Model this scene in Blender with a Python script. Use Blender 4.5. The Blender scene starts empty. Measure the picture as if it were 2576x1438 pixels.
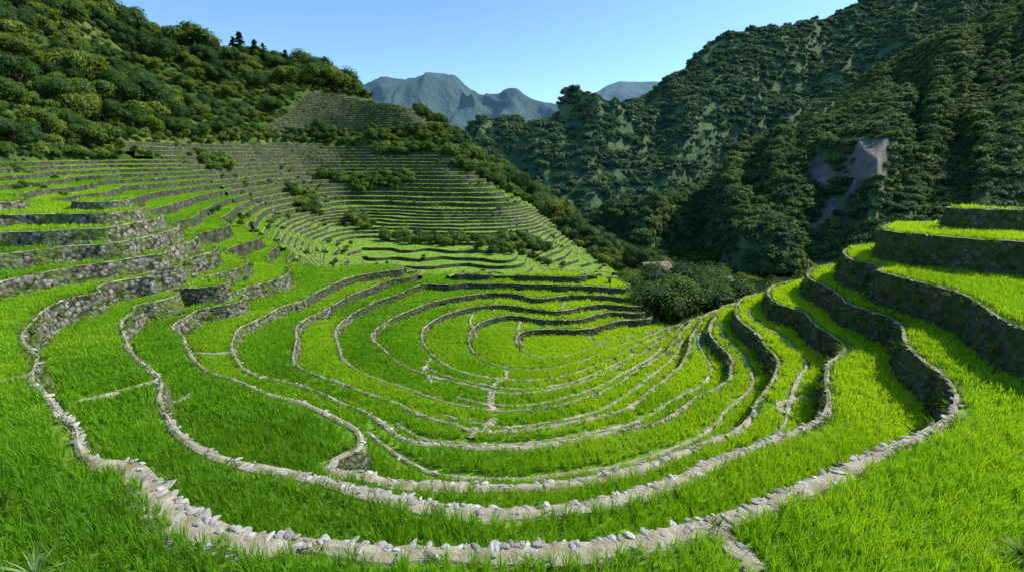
import bpy, bmesh, math, numpy as np, random, time
from mathutils import Vector, kdtree
T0=time.time()
rng=np.random.default_rng(7); random.seed(7)
scene=bpy.context.scene; COL=bpy.context.collection
scene.view_settings.view_transform='Standard'; scene.view_settings.look='None'
# ---------------- projection helpers: pixel positions + known height or range -> world metres
F=1145.0; PIT=math.radians(16.0); CZ=5.0
cP,sP=math.cos(PIT),math.sin(PIT)
def ray(px,py):
    x=(px-1288)/F; y=-(py-719)/F
    return x, cP+y*sP, y*cP-sP
def PZ(px,py,z):
    x,f,v=ray(px,py); t=(z-CZ)/v
    return (x*t,f*t)
def PY(px,py,Y):
    x,f,v=ray(px,py); t=Y/f
    return (x*t,Y,CZ+v*t)
C=[]
def A_(z,l): C.append((z,[PZ(a,b,z) for a,b in l]))
A_(0,[(335,1155),(400,1205),(450,1262),(520,1310),(620,1345),(750,1365),(900,1375),(1050,1380),(1200,1385),(1350,1380),(1500,1368),(1620,1348),(1720,1315),(1820,1285),(1920,1250),(2050,1200),(2150,1160),(2250,1120),(2340,1070),(2395,1000),(2370,950),(2310,900),(2270,850),(2230,800),(2150,745),(2100,735),(2030,690)])
A_(0,[(335,1155),(280,1165),(200,1080),(130,1010),(78,955),(90,900),(55,845),(90,805),(200,745),(260,735),(400,695),(540,665)])
A_(-.9,[(575,685),(420,730),(340,770),(320,800),(315,850),(350,905),(410,950),(410,1000),(430,1060),(480,1110),(560,1150),(620,1165),(700,1175),(800,1200),(860,1215),(1000,1250),(1100,1270),(1200,1280),(1300,1278),(1450,1265),(1600,1235),(1700,1200),(1800,1150),(1900,1120),(2000,1080),(2060,1050),(2078,980),(2075,920),(2120,885),(2050,820),(1960,770),(1930,730)])
A_(-1.7,[(660,715),(600,740),(500,780),(450,810),(465,845),(490,900),(540,940),(600,955),(660,985),(760,1012),(830,1045),(905,1080),(925,1120),(900,1165),(840,1190),(1000,1215),(1200,1218),(1350,1222),(1500,1200),(1650,1165),(1780,1110),(1850,1080),(1900,1010),(1930,975),(1950,930),(1920,870),(1860,810),(1855,765)])
A_(-2.4,[(1010,680),(960,685),(880,700),(800,735),(750,762),(680,790),(600,835),(585,870),(600,915),(650,945),(720,960),(800,985),(860,1015),(920,1040),(990,1085),(1010,1105),(1120,1115),(1250,1122),(1400,1110),(1560,1080),(1640,1065),(1740,1010),(1830,960),(1838,900),(1790,855),(1790,810),(1820,770)])
A_(-2.85,[(1540,700),(1440,698),(1300,695),(1150,692),(1040,694),(1000,702),(900,737),(840,770),(780,800),(745,850),(740,885),(775,935),(860,965),(1000,1015),(1140,1065),(1200,1085),(1350,1080),(1480,1055),(1570,1030),(1640,980),(1690,940),(1720,900),(1735,850),(1780,790)])
A_(-3.25,[(1580,726),(1440,720),(1300,716),(1180,714),(1075,715),(960,755),(890,790),(855,820),(850,860),(870,905),(940,950),(1080,1000),(1220,1030),(1350,1030),(1480,1000),(1560,965),(1620,920),(1680,880),(1740,805)])
A_(-3.6,[(1600,745),(1440,744),(1340,752),(1250,738),(1180,745),(1130,752),(1040,780),(970,815),(935,845),(965,875),(1000,910),(1080,945),(1180,968),(1260,988),(1400,978),(1500,948),(1570,912),(1640,865),(1710,825)])
A_(-3.9,[(1620,768),(1500,768),(1400,784),(1320,775),(1240,768),(1180,776),(1110,798),(1070,825),(1065,860),(1110,910),(1180,940),(1270,955),(1400,950),(1500,918),(1570,885),(1680,835)])
A_(-4.15,[(1630,785),(1540,786),(1450,806),(1370,806),(1310,796),(1240,802),(1190,830),(1180,860),(1205,898),(1290,927),(1400,924),(1490,897),(1560,868),(1650,835)])
A_(-4.4,[(1600,806),(1540,812),(1460,830),(1390,828),(1330,832),(1300,855),(1330,890),(1400,900),(1480,880),(1540,852)])
A_(-4.52,[(1400,862),(1470,858),(1530,838)])
A_(-4.62,[(1575,828),(1610,820)])
A_(-4.85,[(1660,808)])
A_(-5.1,[(1710,796)])
A_(1.15,[(2145,665),(2200,680),(2300,710),(2420,745),(2480,785),(2576,835)])
A_(2.3,[(2250,588),(2300,591),(2400,600),(2576,612)])
A_(3.1,[(2400,528),(2576,532)])
A_(.65,[(0,712),(70,698),(140,682),(250,665),(400,643)])
A_(1.3,[(0,643),(200,620),(340,604)])
A_(1.9,[(0,588),(150,583),(260,577)])
A_(2.4,[(0,545),(200,540),(330,533)])
A_(2.8,[(0,512),(200,505),(320,500)])
HP=[]
for x in (850,1000,1150,1280):
    for y,Y in ((690,40),(655,44),(600,52),(550,60),(500,68),(430,80),(385,89)):
        if x==1280 and y<450: continue
        if x==850 and y>650: continue
        HP.append((x,y,Y))
HP+=[(900,315,102),(1050,315,98),(900,268,112),(1000,275,108),(1100,335,100),(1200,392,92),(1260,448,84),(1330,508,76),(1400,565,68),(1480,625,60),(1560,665,52),(1540,690,43),(1400,670,46),
(650,440,66),(700,520,56),(760,600,47),(800,650,41),(620,400,72),(200,400,48),(350,400,52),(500,400,58),(250,460,40),(400,460,44),(550,460,52),(600,540,42),(650,600,33),(700,640,33),(0,480,27),(0,440,32),(150,450,36),(480,610,27),(420,560,30),
(0,400,38),(0,300,46),(0,200,54),(0,100,64),(0,10,74),(100,-20,86),(190,35,86),(300,75,100),(420,120,112),(560,145,118),(700,160,122),(800,210,120),(870,240,117),(200,200,68),(200,320,56),(400,250,84),(400,330,68),(600,240,100),(600,320,84),(750,290,102),(300,160,88),(-300,300,36),(-300,0,56),(-300,500,20)]
hp=[PY(*h) for h in HP]
WP=[(-150,90,30),(-110,130,20),(-80,150,5),(-40,165,-5),(0,150,-15),(30,130,-22),(-20,138,10),(12,98,-15),(25,75,-18),(22,60,-13),(30,48,-11),(45,45,-13),(70,40,-14),(24,36,-7),(18,28,-5.6),(24,26,-2),(32,28,-2),(30,19,3.2),(40,20,3),(60,20,4),(0,0,.5),(-5,3,.3),(0,2.5,.4),(6,4,.4),(10,6,.5),(-10,5,.5),(16,7,1),(20,4,1.8),(-22,4,1.5),(30,8,3.5),(60,0,5),(-60,0,12),(0,-20,2),(60,120,-24),(100,80,-20),(-5,31,-3.1),(0,31,-3.1),(6,31,-3.2),(-5,34,-4.2),(0,34,-4.2),(7,34,-4.4)]
pts=[]
for z,l in C:
    for (a,b_) in zip(l[:-1],l[1:]):
        a=np.array(a);b_=np.array(b_);n=max(1,int(np.linalg.norm(b_-a)/1.5))
        for i in range(n): p=a+(b_-a)*i/n; pts.append((p[0],p[1],z))
    pts.append((l[-1][0],l[-1][1],z))
pts+=hp+WP; pts=np.array(pts,float)
SC=40.
def Kf(r2): return 0.5*r2*np.log(r2+1e-12)
X=pts[:,:2]/SC
n=len(X); A=np.zeros((n+3,n+3)); A[:n,:n]=Kf(((X[:,None]-X[None])**2).sum(-1))+np.eye(n)*1e-5
A[:n,n]=1;A[:n,n+1:]=X;A[n,:n]=1;A[n+1:,:n]=X.T
wr=np.linalg.solve(A,np.r_[pts[:,2],0,0,0])
def vnoise(x,y,seed=0):
    xi=np.floor(x).astype(np.int64);yi=np.floor(y).astype(np.int64);fx=x-xi;fy=y-yi
    fx=fx*fx*(3-2*fx);fy=fy*fy*(3-2*fy)
    def h(a,b):
        v=np.sin(a*127.1+b*311.7+seed*74.7)*43758.5453
        return v-np.floor(v)
    return (h(xi,yi)*(1-fx)+h(xi+1,yi)*fx)*(1-fy)+(h(xi,yi+1)*(1-fx)+h(xi+1,yi+1)*fx)*fy
def fbm(x,y,o=4,seed=0):
    s=0;a=.5
    for i in range(o): s=s+a*vnoise(x*2**i,y*2**i,seed+i*3); a*=.5
    return s
def sstep(a,b,x):
    t=np.clip((x-a)/(b-a),0,1); return t*t*(3-2*t)
SEAM=np.array([(-80,66),(-60,60),(-32,52),(-22,40),(-15,33.5),(-8,31.),(8,31.),(14,32),(22,36),(60,36)],float)
def seam(x): return np.interp(x,SEAM[:,0],SEAM[:,1])
def H(x,y):
    x=np.asarray(x,float);y=np.asarray(y,float)
    q=np.stack([x.ravel(),y.ravel()],1)/SC; o=np.empty(len(q))
    for i in range(0,len(q),20000):
        qq=q[i:i+20000]; o[i:i+20000]=Kf(((qq[:,None]-X[None])**2).sum(-1))@wr[:n]+wr[n]+qq@wr[n+1:]
    o=o.reshape(x.shape)
    far=sstep(0,8,y-seam(x)); left=sstep(22,32,y)*(x<-16)
    low=sstep(-3.8,-3.2,o)
    o=o+far*(fbm(x/9,y/9,3,1)-.45)*1.2+np.maximum(far,left)*(fbm(x/3,y/3,2,9)-.37)*.4+(fbm(x/2.2,y/2.2,2,5)-.37)*.09*low
    return o
LO=[-6.6,-5.9,-5.2,-4.75,-4.4,-4.15,-3.9,-3.6,-3.25,-2.85,-2.4,-1.7,-.9,0]
LR=np.array(LO+[1.15,2.3,3.1]+[3.6+.5*i for i in range(30)])
LL=np.array(LO+[.65,1.3,1.9,2.4,2.8]+[3.2+.4*i for i in range(28)])
HL=np.array([-7+.27*i for i in range(18)]+[-2.1+.54*i for i in range(70)])
def IDXH(x,h): return np.interp(h,HL,np.arange(len(HL)),left=-.5)
NL=len(LR)
def IDX_bowl(x,h):
    k=np.arange(NL)
    r=np.interp(h,LR,k,left=-.5); l=np.interp(h,LL[:NL],k[:len(LL[:NL])],left=-.5)
    return np.where(x<-2,l,r)
def Z_bowl(x,k): 
    return np.where(x<-2,LL[np.clip(k,0,len(LL)-1)],LR[np.clip(k,0,NL-1)])
# ---------------- node helpers
def new_mat(name):
    m=bpy.data.materials.new(name);m.use_nodes=True;nt=m.node_tree
    b=nt.nodes['Principled BSDF'];b.inputs['Roughness'].default_value=.85
    b.inputs['Specular IOR Level'].default_value=.2
    return m,nt,b
def N(nt,t,**kw):
    nd=nt.nodes.new(t)
    for k,v in kw.items():
        if k in nd.inputs: nd.inputs[k].default_value=v
        else: setattr(nd,k,v)
    return nd
def L(nt,a,b): nt.links.new(a,b)
def ramp(nt,fac,stops):
    r=nt.nodes.new('ShaderNodeValToRGB');e=r.color_ramp.elements
    while len(e)<len(stops): e.new(.5)
    for i,(p,c) in enumerate(stops): e[i].position=p;e[i].color=(*c,1)
    L(nt,fac,r.inputs[0]);return r.outputs[0]
def noise(nt,scale,detail=4,vec=None,rough=.6):
    nd=N(nt,'ShaderNodeTexNoise');nd.inputs['Scale'].default_value=scale;nd.inputs['Detail'].default_value=detail;nd.inputs['Roughness'].default_value=rough
    if vec is None:
        g=N(nt,'ShaderNodeNewGeometry');vec=g.outputs['Position']
    L(nt,vec,nd.inputs['Vector']);return nd.outputs[0]
def mix(nt,fac,a,b,mode='MIX'):
    m=nt.nodes.new('ShaderNodeMix');m.data_type='RGBA';m.blend_type=mode
    for sck,v in ((m.inputs[0],fac),(m.inputs[6],a),(m.inputs[7],b)):
        if isinstance(v,(int,float)): sck.default_value=v
        elif isinstance(v,tuple): sck.default_value=(*v,1)
        else: L(nt,v,sck)
    return m.outputs[2]
def bump(nt,b,h,strength=.6,dist=.1):
    n_=N(nt,'ShaderNodeBump');n_.inputs['Strength'].default_value=strength;n_.inputs['Distance'].default_value=dist
    L(nt,h,n_.inputs['Height']);L(nt,n_.outputs[0],b.inputs['Normal'])
def mat_ground(name,c1,c2,sc=1.5,bs=.5,bd=.08,c3=None):
    m,nt,b=new_mat(name)
    col=ramp(nt,noise(nt,sc,6),[(.35,c1),(.62,c2)])
    if c3: col=mix(nt,ramp(nt,noise(nt,.12,3),[(.5,(0,0,0)),(.62,(1,1,1))]),col,c3)
    L(nt,col,b.inputs['Base Color']);bump(nt,b,noise(nt,sc*6,5),bs,bd);return m
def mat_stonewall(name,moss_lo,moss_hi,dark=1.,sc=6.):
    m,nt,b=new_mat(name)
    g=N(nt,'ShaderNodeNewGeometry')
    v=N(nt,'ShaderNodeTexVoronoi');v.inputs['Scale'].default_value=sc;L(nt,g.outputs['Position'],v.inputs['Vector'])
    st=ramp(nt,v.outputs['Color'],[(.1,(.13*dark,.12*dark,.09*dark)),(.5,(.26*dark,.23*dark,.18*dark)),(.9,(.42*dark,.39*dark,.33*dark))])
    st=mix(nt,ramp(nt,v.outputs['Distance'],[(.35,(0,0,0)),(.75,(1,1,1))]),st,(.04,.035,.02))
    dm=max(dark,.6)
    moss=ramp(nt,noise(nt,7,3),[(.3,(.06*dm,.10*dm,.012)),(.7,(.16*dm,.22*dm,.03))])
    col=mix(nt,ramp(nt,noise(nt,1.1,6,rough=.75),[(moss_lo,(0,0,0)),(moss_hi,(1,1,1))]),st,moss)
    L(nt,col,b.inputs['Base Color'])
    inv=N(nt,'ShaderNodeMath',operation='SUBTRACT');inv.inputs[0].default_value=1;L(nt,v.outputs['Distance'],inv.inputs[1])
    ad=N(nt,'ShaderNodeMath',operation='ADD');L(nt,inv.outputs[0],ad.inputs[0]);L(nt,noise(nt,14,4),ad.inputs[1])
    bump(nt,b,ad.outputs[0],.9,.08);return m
def leafmat(name,stops,transl=.35,rnd=.5,inst=None,haze_glow=None):
    m=bpy.data.materials.new(name);m.use_nodes=True;nt=m.node_tree
    b=nt.nodes['Principled BSDF'];out=nt.nodes['Material Output'];b.inputs['Roughness'].default_value=.6;b.inputs['Specular IOR Level'].default_value=.25
    oi=N(nt,'ShaderNodeObjectInfo')
    if inst:
        at=N(nt,'ShaderNodeAttribute');at.attribute_type='INSTANCER';at.attribute_name=inst;f1=at.outputs['Fac']
    else: f1=oi.outputs['Random']
    ma=N(nt,'ShaderNodeMath',operation='MULTIPLY_ADD');L(nt,noise(nt,2.2,2),ma.inputs[0]);ma.inputs[1].default_value=1-rnd
    mb=N(nt,'ShaderNodeMath',operation='MULTIPLY');L(nt,f1,mb.inputs[0]);mb.inputs[1].default_value=rnd
    L(nt,mb.outputs[0],ma.inputs[2])
    col=ramp(nt,ma.outputs[0],stops)
    L(nt,col,b.inputs['Base Color'])
    last=b.outputs[0]
    if transl:
        tr=N(nt,'ShaderNodeBsdfTranslucent');L(nt,mix(nt,1.,col,(1.,.95,.35),'MULTIPLY'),tr.inputs[0])
        mx=N(nt,'ShaderNodeMixShader');mx.inputs[0].default_value=transl;L(nt,b.outputs[0],mx.inputs[1]);L(nt,tr.outputs[0],mx.inputs[2])
        last=mx.outputs[0]
    if haze_glow:
        b.inputs['Emission Color'].default_value=(*haze_glow,1);b.inputs['Emission Strength'].default_value=1  # faint blue glow on mountain leaves stands in for aerial haze
    L(nt,last,out.inputs[0]);return m
M_paddy=mat_ground('paddy_soil_green',(.08,.17,.014),(.20,.36,.02),3,.5,.05)
M_paddy_far=mat_ground('paddy_green',(.15,.28,.02),(.26,.42,.035),1.2,.8,.15)
M_wallL=mat_stonewall('stone_wall_dry',.46,.58)
M_wallR=mat_stonewall('stone_wall_mossy_shaded',.38,.58,.42)  # more moss, and all tones darkened to paint in shade on these walls
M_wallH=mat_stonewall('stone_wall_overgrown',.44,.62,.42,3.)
M_dirt=mat_ground('path_earth',(.26,.22,.11),(.52,.46,.32),3.5,.6,.05)
M_rimH=mat_ground('bund_grass',(.14,.22,.03),(.30,.38,.07),1.5,.6,.1)
M_rimG=mat_ground('bund_grass_earth',(.17,.20,.05),(.46,.42,.26),2.2,.6,.08)
M_base=mat_ground('hill_ground',(.03,.07,.012),(.10,.16,.03),.5,1.,.4,(.16,.21,.04))
def mesh_obj(name,v,f,mats,mi=None,smooth=False,parent=None):
    me=bpy.data.meshes.new(name);me.from_pydata(v,[],f)
    for m in mats: me.materials.append(m)
    if mi is not None: me.polygons.foreach_set('material_index',np.asarray(mi,np.int32))
    if smooth: me.polygons.foreach_set('use_smooth',np.ones(len(f),bool))
    o=bpy.data.objects.new(name,me);COL.objects.link(o)
    if parent: o.parent=parent
    return o
# ---------------- terraces
def build_terrace(x0,x1,y0,y1,d,idxf,zf,keep):
    xs=np.arange(x0,x1+1e-6,d);ys=np.arange(y0,y1+1e-6,d);gx,gy=np.meshgrid(xs,ys);h=H(gx,gy)
    idx=idxf(gx,h)
    fr=idx-np.floor(idx); idx=np.where(np.abs(fr)<1e-4,idx+2e-4,idx)
    ny,nx=gx.shape;I=np.arange(ny*nx).reshape(ny,nx)
    q=np.stack([I[:-1,:-1],I[:-1,1:],I[1:,1:],I[1:,:-1]],-1).reshape(-1,4)
    PX=gx.ravel();PYy=gy.ravel();V=idx.ravel();KK=np.floor(V).astype(int)
    cx=PX[q].mean(1);cy=PYy[q].mean(1);ch=h.ravel()[q].mean(1)
    kp=keep(cx,cy,ch)&(V[q].min(1)>=0); q=q[kp];cx=cx[kp]
    kq=KK[q];same=(kq.max(1)==kq.min(1))
    verts=[];faces=[]
    qs=q[same];zz=zf(cx[same],kq[same][:,0])
    vv=np.stack([PX[qs],PYy[qs],np.repeat(zz[:,None],4,1)],-1).reshape(-1,3)
    verts=vv.tolist();faces=np.arange(len(vv)).reshape(-1,4).tolist()
    adj={};pos={}
    for (quad,ccx) in zip(q[~same].tolist(),cx[~same].tolist()):
        for tri in ((quad[0],quad[1],quad[2]),(quad[0],quad[2],quad[3])):
            P=[(PX[a],PYy[a],V[a]) for a in tri]
            ks=[KK[a] for a in tri];k0,k1=min(ks),max(ks)
            for k in range(k0,k1+1):
                poly=P
                for lim,sg in ((k,1),(k+1,-1)):
                    out=[]
                    m_=len(poly)
                    for i in range(m_):
                        a=poly[i];b=poly[(i+1)%m_];da=(a[2]-lim)*sg;db=(b[2]-lim)*sg
                        if da>=0: out.append(a)
                        if (da>=0)!=(db>=0):
                            t=da/(da-db);out.append((a[0]+(b[0]-a[0])*t,a[1]+(b[1]-a[1])*t,lim))
                    poly=out
                    if len(poly)<3: break
                if len(poly)>=3:
                    z=float(zf(ccx,k));s=len(verts)
                    verts+= [[p[0],p[1],z] for p in poly];faces.append(list(range(s,s+len(poly))))
            for k in range(k0+1,k1+1):
                e=[]
                for i in range(3):
                    a,b=tri[i],tri[(i+1)%3];va,vb=V[a],V[b]
                    if (va>=k)!=(vb>=k):
                        key=(min(a,b),max(a,b),k);t=(k-va)/(vb-va)
                        pos[key]=(PX[a]+(PX[b]-PX[a])*t,PYy[a]+(PYy[b]-PYy[a])*t);e.append(key)
                if len(e)==2:
                    adj.setdefault(e[0],[]).append(e[1]);adj.setdefault(e[1],[]).append(e[0])
    chains=[];seen=set()
    def walk(st):
        ch=[st];seen.add(st);cur=st
        while True:
            nx_=[a for a in adj[cur] if a not in seen]
            if not nx_: break
            cur=nx_[0];seen.add(cur);ch.append(cur)
        return ch
    for st in [k for k in adj if len(adj[k])==1]+list(adj):
        if st in seen: continue
        ch=walk(st);closed=len(adj[st])==2 and st in adj[ch[-1]] and len(ch)>3
        if len(ch)>=4:
            p=np.array([pos[c] for c in ch])
            if closed: p=np.vstack([p,p[:1]])
            chains.append((st[2],p))
    return verts,faces,chains
def resample(p,ds):
    d=np.r_[0,np.cumsum(np.linalg.norm(np.diff(p,axis=0),axis=1))]
    if d[-1]<ds*2: return None
    t=np.linspace(0,d[-1],max(3,int(d[-1]/ds)+1))
    return np.stack([np.interp(t,d,p[:,0]),np.interp(t,d,p[:,1])],1)
def smooth(p,it):
    for _ in range(it):
        q=p.copy();q[1:-1]=.25*p[:-2]+.5*p[1:-1]+.25*p[2:];p=q
    return p
def ribbons(chains,zf,ds,width,rise,nrow,jit,sm):
    V=[];Fc=[];MI=[];rails=[]
    for k,p in chains:
        p=resample(p,ds)
        if p is None: continue
        p=smooth(p,sm);m=len(p)
        tg=np.gradient(p,axis=0);tg/=np.linalg.norm(tg,axis=1)[:,None]+1e-9
        nr=np.stack([-tg[:,1],tg[:,0]],1)
        e=.3
        dh=H(p[:,0]+nr[:,0]*e,p[:,1]+nr[:,1]*e)-H(p[:,0]-nr[:,0]*e,p[:,1]-nr[:,1]*e)
        if dh.sum()<0: nr=-nr
        z1=zf(p[:,0],np.full(m,k));z0=zf(p[:,0],np.full(m,k-1))
        hd=np.hypot(p[:,0],p[:,1])
        w=width(hd)*(.55+.9*vnoise(p[:,0]*1.1,p[:,1]*1.1,3))*(1+.6*((p[:,0]<-2.8)&(p[:,0]>-7)&(p[:,1]<7)))
        rows=[]
        for r in range(nrow+1):
            t=r/nrow
            off=-.13*(1-t)+(rng.random(m)-.5)*jit*(1 if 0<r<nrow else .5)-.01
            rows.append((off,z0-.12+(z1-z0+.12+rise)*t+(rng.random(m)-.5)*jit*.5))
        rows.append((w*.5,z1+rise+.015+(rng.random(m)-.5)*jit*.4))
        rows.append((w,z1+rise*.7+(rng.random(m)-.5)*jit*.3))
        rows.append((w+.06,z1-.05))
        b=len(V)
        for off,z in rows:
            off=np.broadcast_to(off,(m,))
            V+=np.stack([p[:,0]+nr[:,0]*off,p[:,1]+nr[:,1]*off,z],1).tolist()
        for r in range(len(rows)-1):
            for i in range(m-1):
                a=b+r*m+i;Fc.append((a,a+1,a+m+1,a+m));
                MI.append(1 if r>=nrow else 0)
        rails.append((k,p,nr,z0,z1,w))
    return V,Fc,MI,rails
def keep_bowl(x,y,h):
    lim=np.where(x<-2,4.8+1.2*(fbm(x/6,y/6,2,4)-.4),4.3)
    return (y<seam(x)+.6)&(h<lim)&~((x>17)&(y>24+0*x)&(h<-1.5))&~((x>10.5)&(y>25.5)&(h<-3.))&~((x>11.8)&(y>27.5))
def keep_hill(x,y,h):
    nz=(fbm(x/8,y/8,3,11)-.45)
    a=(h<7.0+nz*2.4)&(x<12)
    b=(x>-47)&(x<-12)&(h>9.5+nz*3)&(h<19.5+nz*2)
    return (y>seam(x)-.6)&(a|b)&(x<np.interp(y,[40,52,60,68,76,84,92,112],[10.5,12,9.5,7,3,-.5,-6,-23]))
vb,fb,cb=build_terrace(-62,36,-1.5,60,.25,IDX_bowl,Z_bowl,keep_bowl)
Zh=lambda x,k: HL[np.clip(k,0,len(HL)-1)]+0*np.asarray(x)
vh,fh,chh=build_terrace(-75,22,29,116,.42,IDXH,Zh,keep_hill)
kb_half=lambda x,y,h:keep_bowl(x,y,h)&(y<19.5)&(x>-3.+1.2*np.sin(y))&(h<-1.2)&(h>-4.)&(y>9)
_,_,chalf=build_terrace(-4,16,8,20,.25,lambda x,h:IDX_bowl(x+3,h)+.5,Z_bowl,kb_half)
print('t1',time.time()-T0)
mesh_obj('rice_paddy_ground',vb,fb,[M_paddy])
mesh_obj('hillside_terrace_ground',vh,fh,[M_paddy_far])
WF=lambda hd: .25-.15*sstep(6.5,13,hd)
V1,F1_,MI1,rails=ribbons(cb,Z_bowl,.2,WF,.05,5,.07,2)
V1a=np.array(V1);fa=np.array([f[0] for f in F1_]);cxs=V1a[fa,0];cys=V1a[fa,1]
mi=np.array(MI1);right=(cxs>3)&(cys<30)|((cxs>-12)&(cys>23));mi=np.where((mi==0)&right,2,mi)  # right and rear walls take the shade-darkened mossy material
farL=(cys>26)&(cxs<-12);mi=np.where(farL,np.where(mi==1,4,3),mi)
mi=np.where((mi==1)&((np.hypot(cxs,cys)>13)),5,mi)
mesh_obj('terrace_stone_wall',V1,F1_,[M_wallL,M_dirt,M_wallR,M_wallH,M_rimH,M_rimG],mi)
V2,F2_,MI2,railsH=ribbons(chh,Zh,.5,lambda hd:.2+0*hd,.04,2,.12,1)
mesh_obj('hillside_terrace_wall',V2,F2_,[M_wallH,M_rimH],MI2)
BD=[(-4.15,.18,[(1275,935),(1270,965),(1240,985)]),(-3.4,.26,[(1235,975),(1232,1000),(1245,1030)]),(-2.9,.28,[(1245,1030),(1215,1062),(1185,1108)]),(0,.3,[(1775,1318),(1850,1380),(1910,1445)]),(0,.2,[(90,945),(20,958),(-60,972)]),(-.9,.2,[(470,930),(430,950),(385,962)]),(-2.4,.16,[(770,940),(720,950),(640,950)]),(-3.25,.14,[(1080,870),(1060,900),(1085,945)]),(-1.7,.16,[(600,845),(540,850),(470,848)]),(-.9,.2,[(1985,975),(1960,955),(2040,935)]),(-.9,.2,[(205,1010),(260,1000),(400,958)]),
(-4.2,.14,[(1310,800),(1300,825),(1320,850)]),(-3.9,.14,[(1190,780),(1180,800),(1200,830)]),(-3.6,.14,[(1250,745),(1240,765)]),(-3.6,.14,[(1420,748),(1410,775)]),(-4.5,.13,[(1480,835),(1500,860),(1515,878)])]
VB=[];FB=[];bpts=[];bst=[]
paths=[(resample(np.array([PZ(a,b,z_) for a,b in l]),.12),w,3) for z_,w,l in BD]
for k,p in chalf:
    if len(p)>14:
        q=resample(p,.16); paths.append((smooth(q,4),.12,0))
for p,w,sm in paths:
    if p is None: continue
    p=smooth(p,sm);m=len(p)
    ixb=IDX_bowl(p[:,0],H(p[:,0],p[:,1]));z=Z_bowl(p[:,0],np.floor(ixb).astype(int))
    tg=np.gradient(p,axis=0);tg/=np.linalg.norm(tg,axis=1)[:,None]+1e-9;nr=np.stack([-tg[:,1],tg[:,0]],1)
    b=len(VB);bpts+=[(a,c_) for a,c_ in p]
    for o_,hh in ((-.7,-.15),(-.5,.03),(-.2,.065),(.2,.065),(.5,.03),(.7,-.15)):
        jt=(rng.random(m)-.5)*.05
        VB+=np.stack([p[:,0]+nr[:,0]*(o_*w+jt),p[:,1]+nr[:,1]*(o_*w+jt),z+hh+(rng.random(m)-.5)*.03],1).tolist()
    for r in range(5):
        for i in range(m-1):
            a=b+r*m+i;FB.append((a,a+1,a+m+1,a+m))
    for i in range(m):
        if random.random()<(.8 if w>.13 else .35):
            o_=random.choice((-.4,.4,random.uniform(-.3,.3)))*w;bst.append((p[i,0]+nr[i,0]*o_,p[i,1]+nr[i,1]*o_,z[i]+.05))
mesh_obj('field_footpath',VB,FB,[M_dirt])
# base terrain
xs=np.arange(-170,122,1.);ys=np.arange(-30,176,1.);gx,gy=np.meshgrid(xs,ys);h=H(gx,gy)
kb=keep_bowl(gx,gy,h)&(IDX_bowl(gx,h)>=0);kh=keep_hill(gx,gy,h)
off=np.where(kb,-1.7,np.where(kh,-.9,0.)).astype(float)
def dil(o):
    r=o.copy();r[1:]=np.minimum(r[1:],o[:-1]);r[:-1]=np.minimum(r[:-1],o[1:]);r[:,1:]=np.minimum(r[:,1:],o[:,:-1]);r[:,:-1]=np.minimum(r[:,:-1],o[:,1:]);return r
off=dil(off)*1.0
zb=h+off+(fbm(gx/4,gy/4,3,21)-.45)*.8*(off>-.1)
v=np.stack([gx,gy,zb],-1).reshape(-1,3);ny,nx=gx.shape;i=np.arange(ny*nx).reshape(ny,nx)
f=np.stack([i[:-1,:-1],i[:-1,1:],i[1:,1:],i[1:,:-1]],-1).reshape(-1,4)
mesh_obj('hillside_ground',v.tolist(),f.tolist(),[M_base],smooth=True)
M_far=mat_ground('valley_ground',(.03,.07,.02),(.07,.12,.04),.02,.3,1)
mesh_obj('valley_ground',[(-4000,-500,-62),(4000,-500,-62),(4000,6000,-62),(-4000,6000,-62)],[(0,1,2,3)],[M_far])
# ---------------- mountains
G={}
G['R1r']=[(1490,612,150),(1560,578,170),(1640,540,185),(1780,462,200),(1870,412,210),(1950,342,220),(2050,272,230),(2200,182,240),(2350,92,250),(2500,30,260),(2700,-70,270),(3000,-200,280)]
G['R1f']=[(1480,660,135),(1560,670,128),(1640,680,120),(1740,690,110),(1850,690,102),(1950,690,96),(2070,690,92),(2200,680,90),(2330,650,88),(2480,600,90),(2700,560,95),(3000,500,100)]
G['R2r']=[(1225,412,360),(1240,388,365),(1290,345,370),(1340,318,372),(1420,292,380),(1500,290,390),(1600,275,400),(1660,242,410),(1720,202,420),(1760,162,430),(1830,112,440),(1900,92,450),(2000,82,460),(2100,42,470),(2200,-10,480),(2400,-70,490),(2800,-150,500)]
G['R2f']=[(1200,430,300),(1240,470,250),(1290,505,230),(1350,545,215),(1420,590,200),(1480,620,190),(1540,640,185),(1600,630,200),(1650,610,220),(1720,590,240),(1800,560,260),(1880,520,275),(1950,480,290),(2050,430,305),(2150,380,320),(2350,300,340),(2700,200,360)]
G['F1r']=[(780,300,900),(850,258,900),(900,222,900),(930,205,900),(965,190,900),(1000,200,900),(1040,206,900),(1075,187,900),(1110,188,900),(1150,196,900),(1200,232,900),(1230,240,900),(1270,252,900),(1310,238,900),(1360,258,900),(1420,272,900),(1500,310,900)]
G['F2r']=[(1340,290,1300),(1400,270,1300),(1450,258,1300),(1480,245,1300),(1530,212,1300),(1560,203,1300),(1610,207,1300),(1650,206,1300),(1720,220,1300),(1850,260,1300)]
G['Mr']=[(1100,430,300),(1150,378,305),(1190,346,310),(1225,330,310),(1260,338,310),(1300,362,310),(1340,410,300)]
g={k:np.array([PY(*q) for q in v]) for k,v in G.items()}
def foot(r,dy,z): 
    f=r.copy();f[:,1]-=dy;f[:,0]*=(1-dy/r[:,1]*.9);f[:,2]=z;return f
g['F1f']=foot(g['F1r'],330,-60);g['F2f']=foot(g['F2r'],350,-60);g['Mf']=foot(g['Mr'],60,-30)
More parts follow.
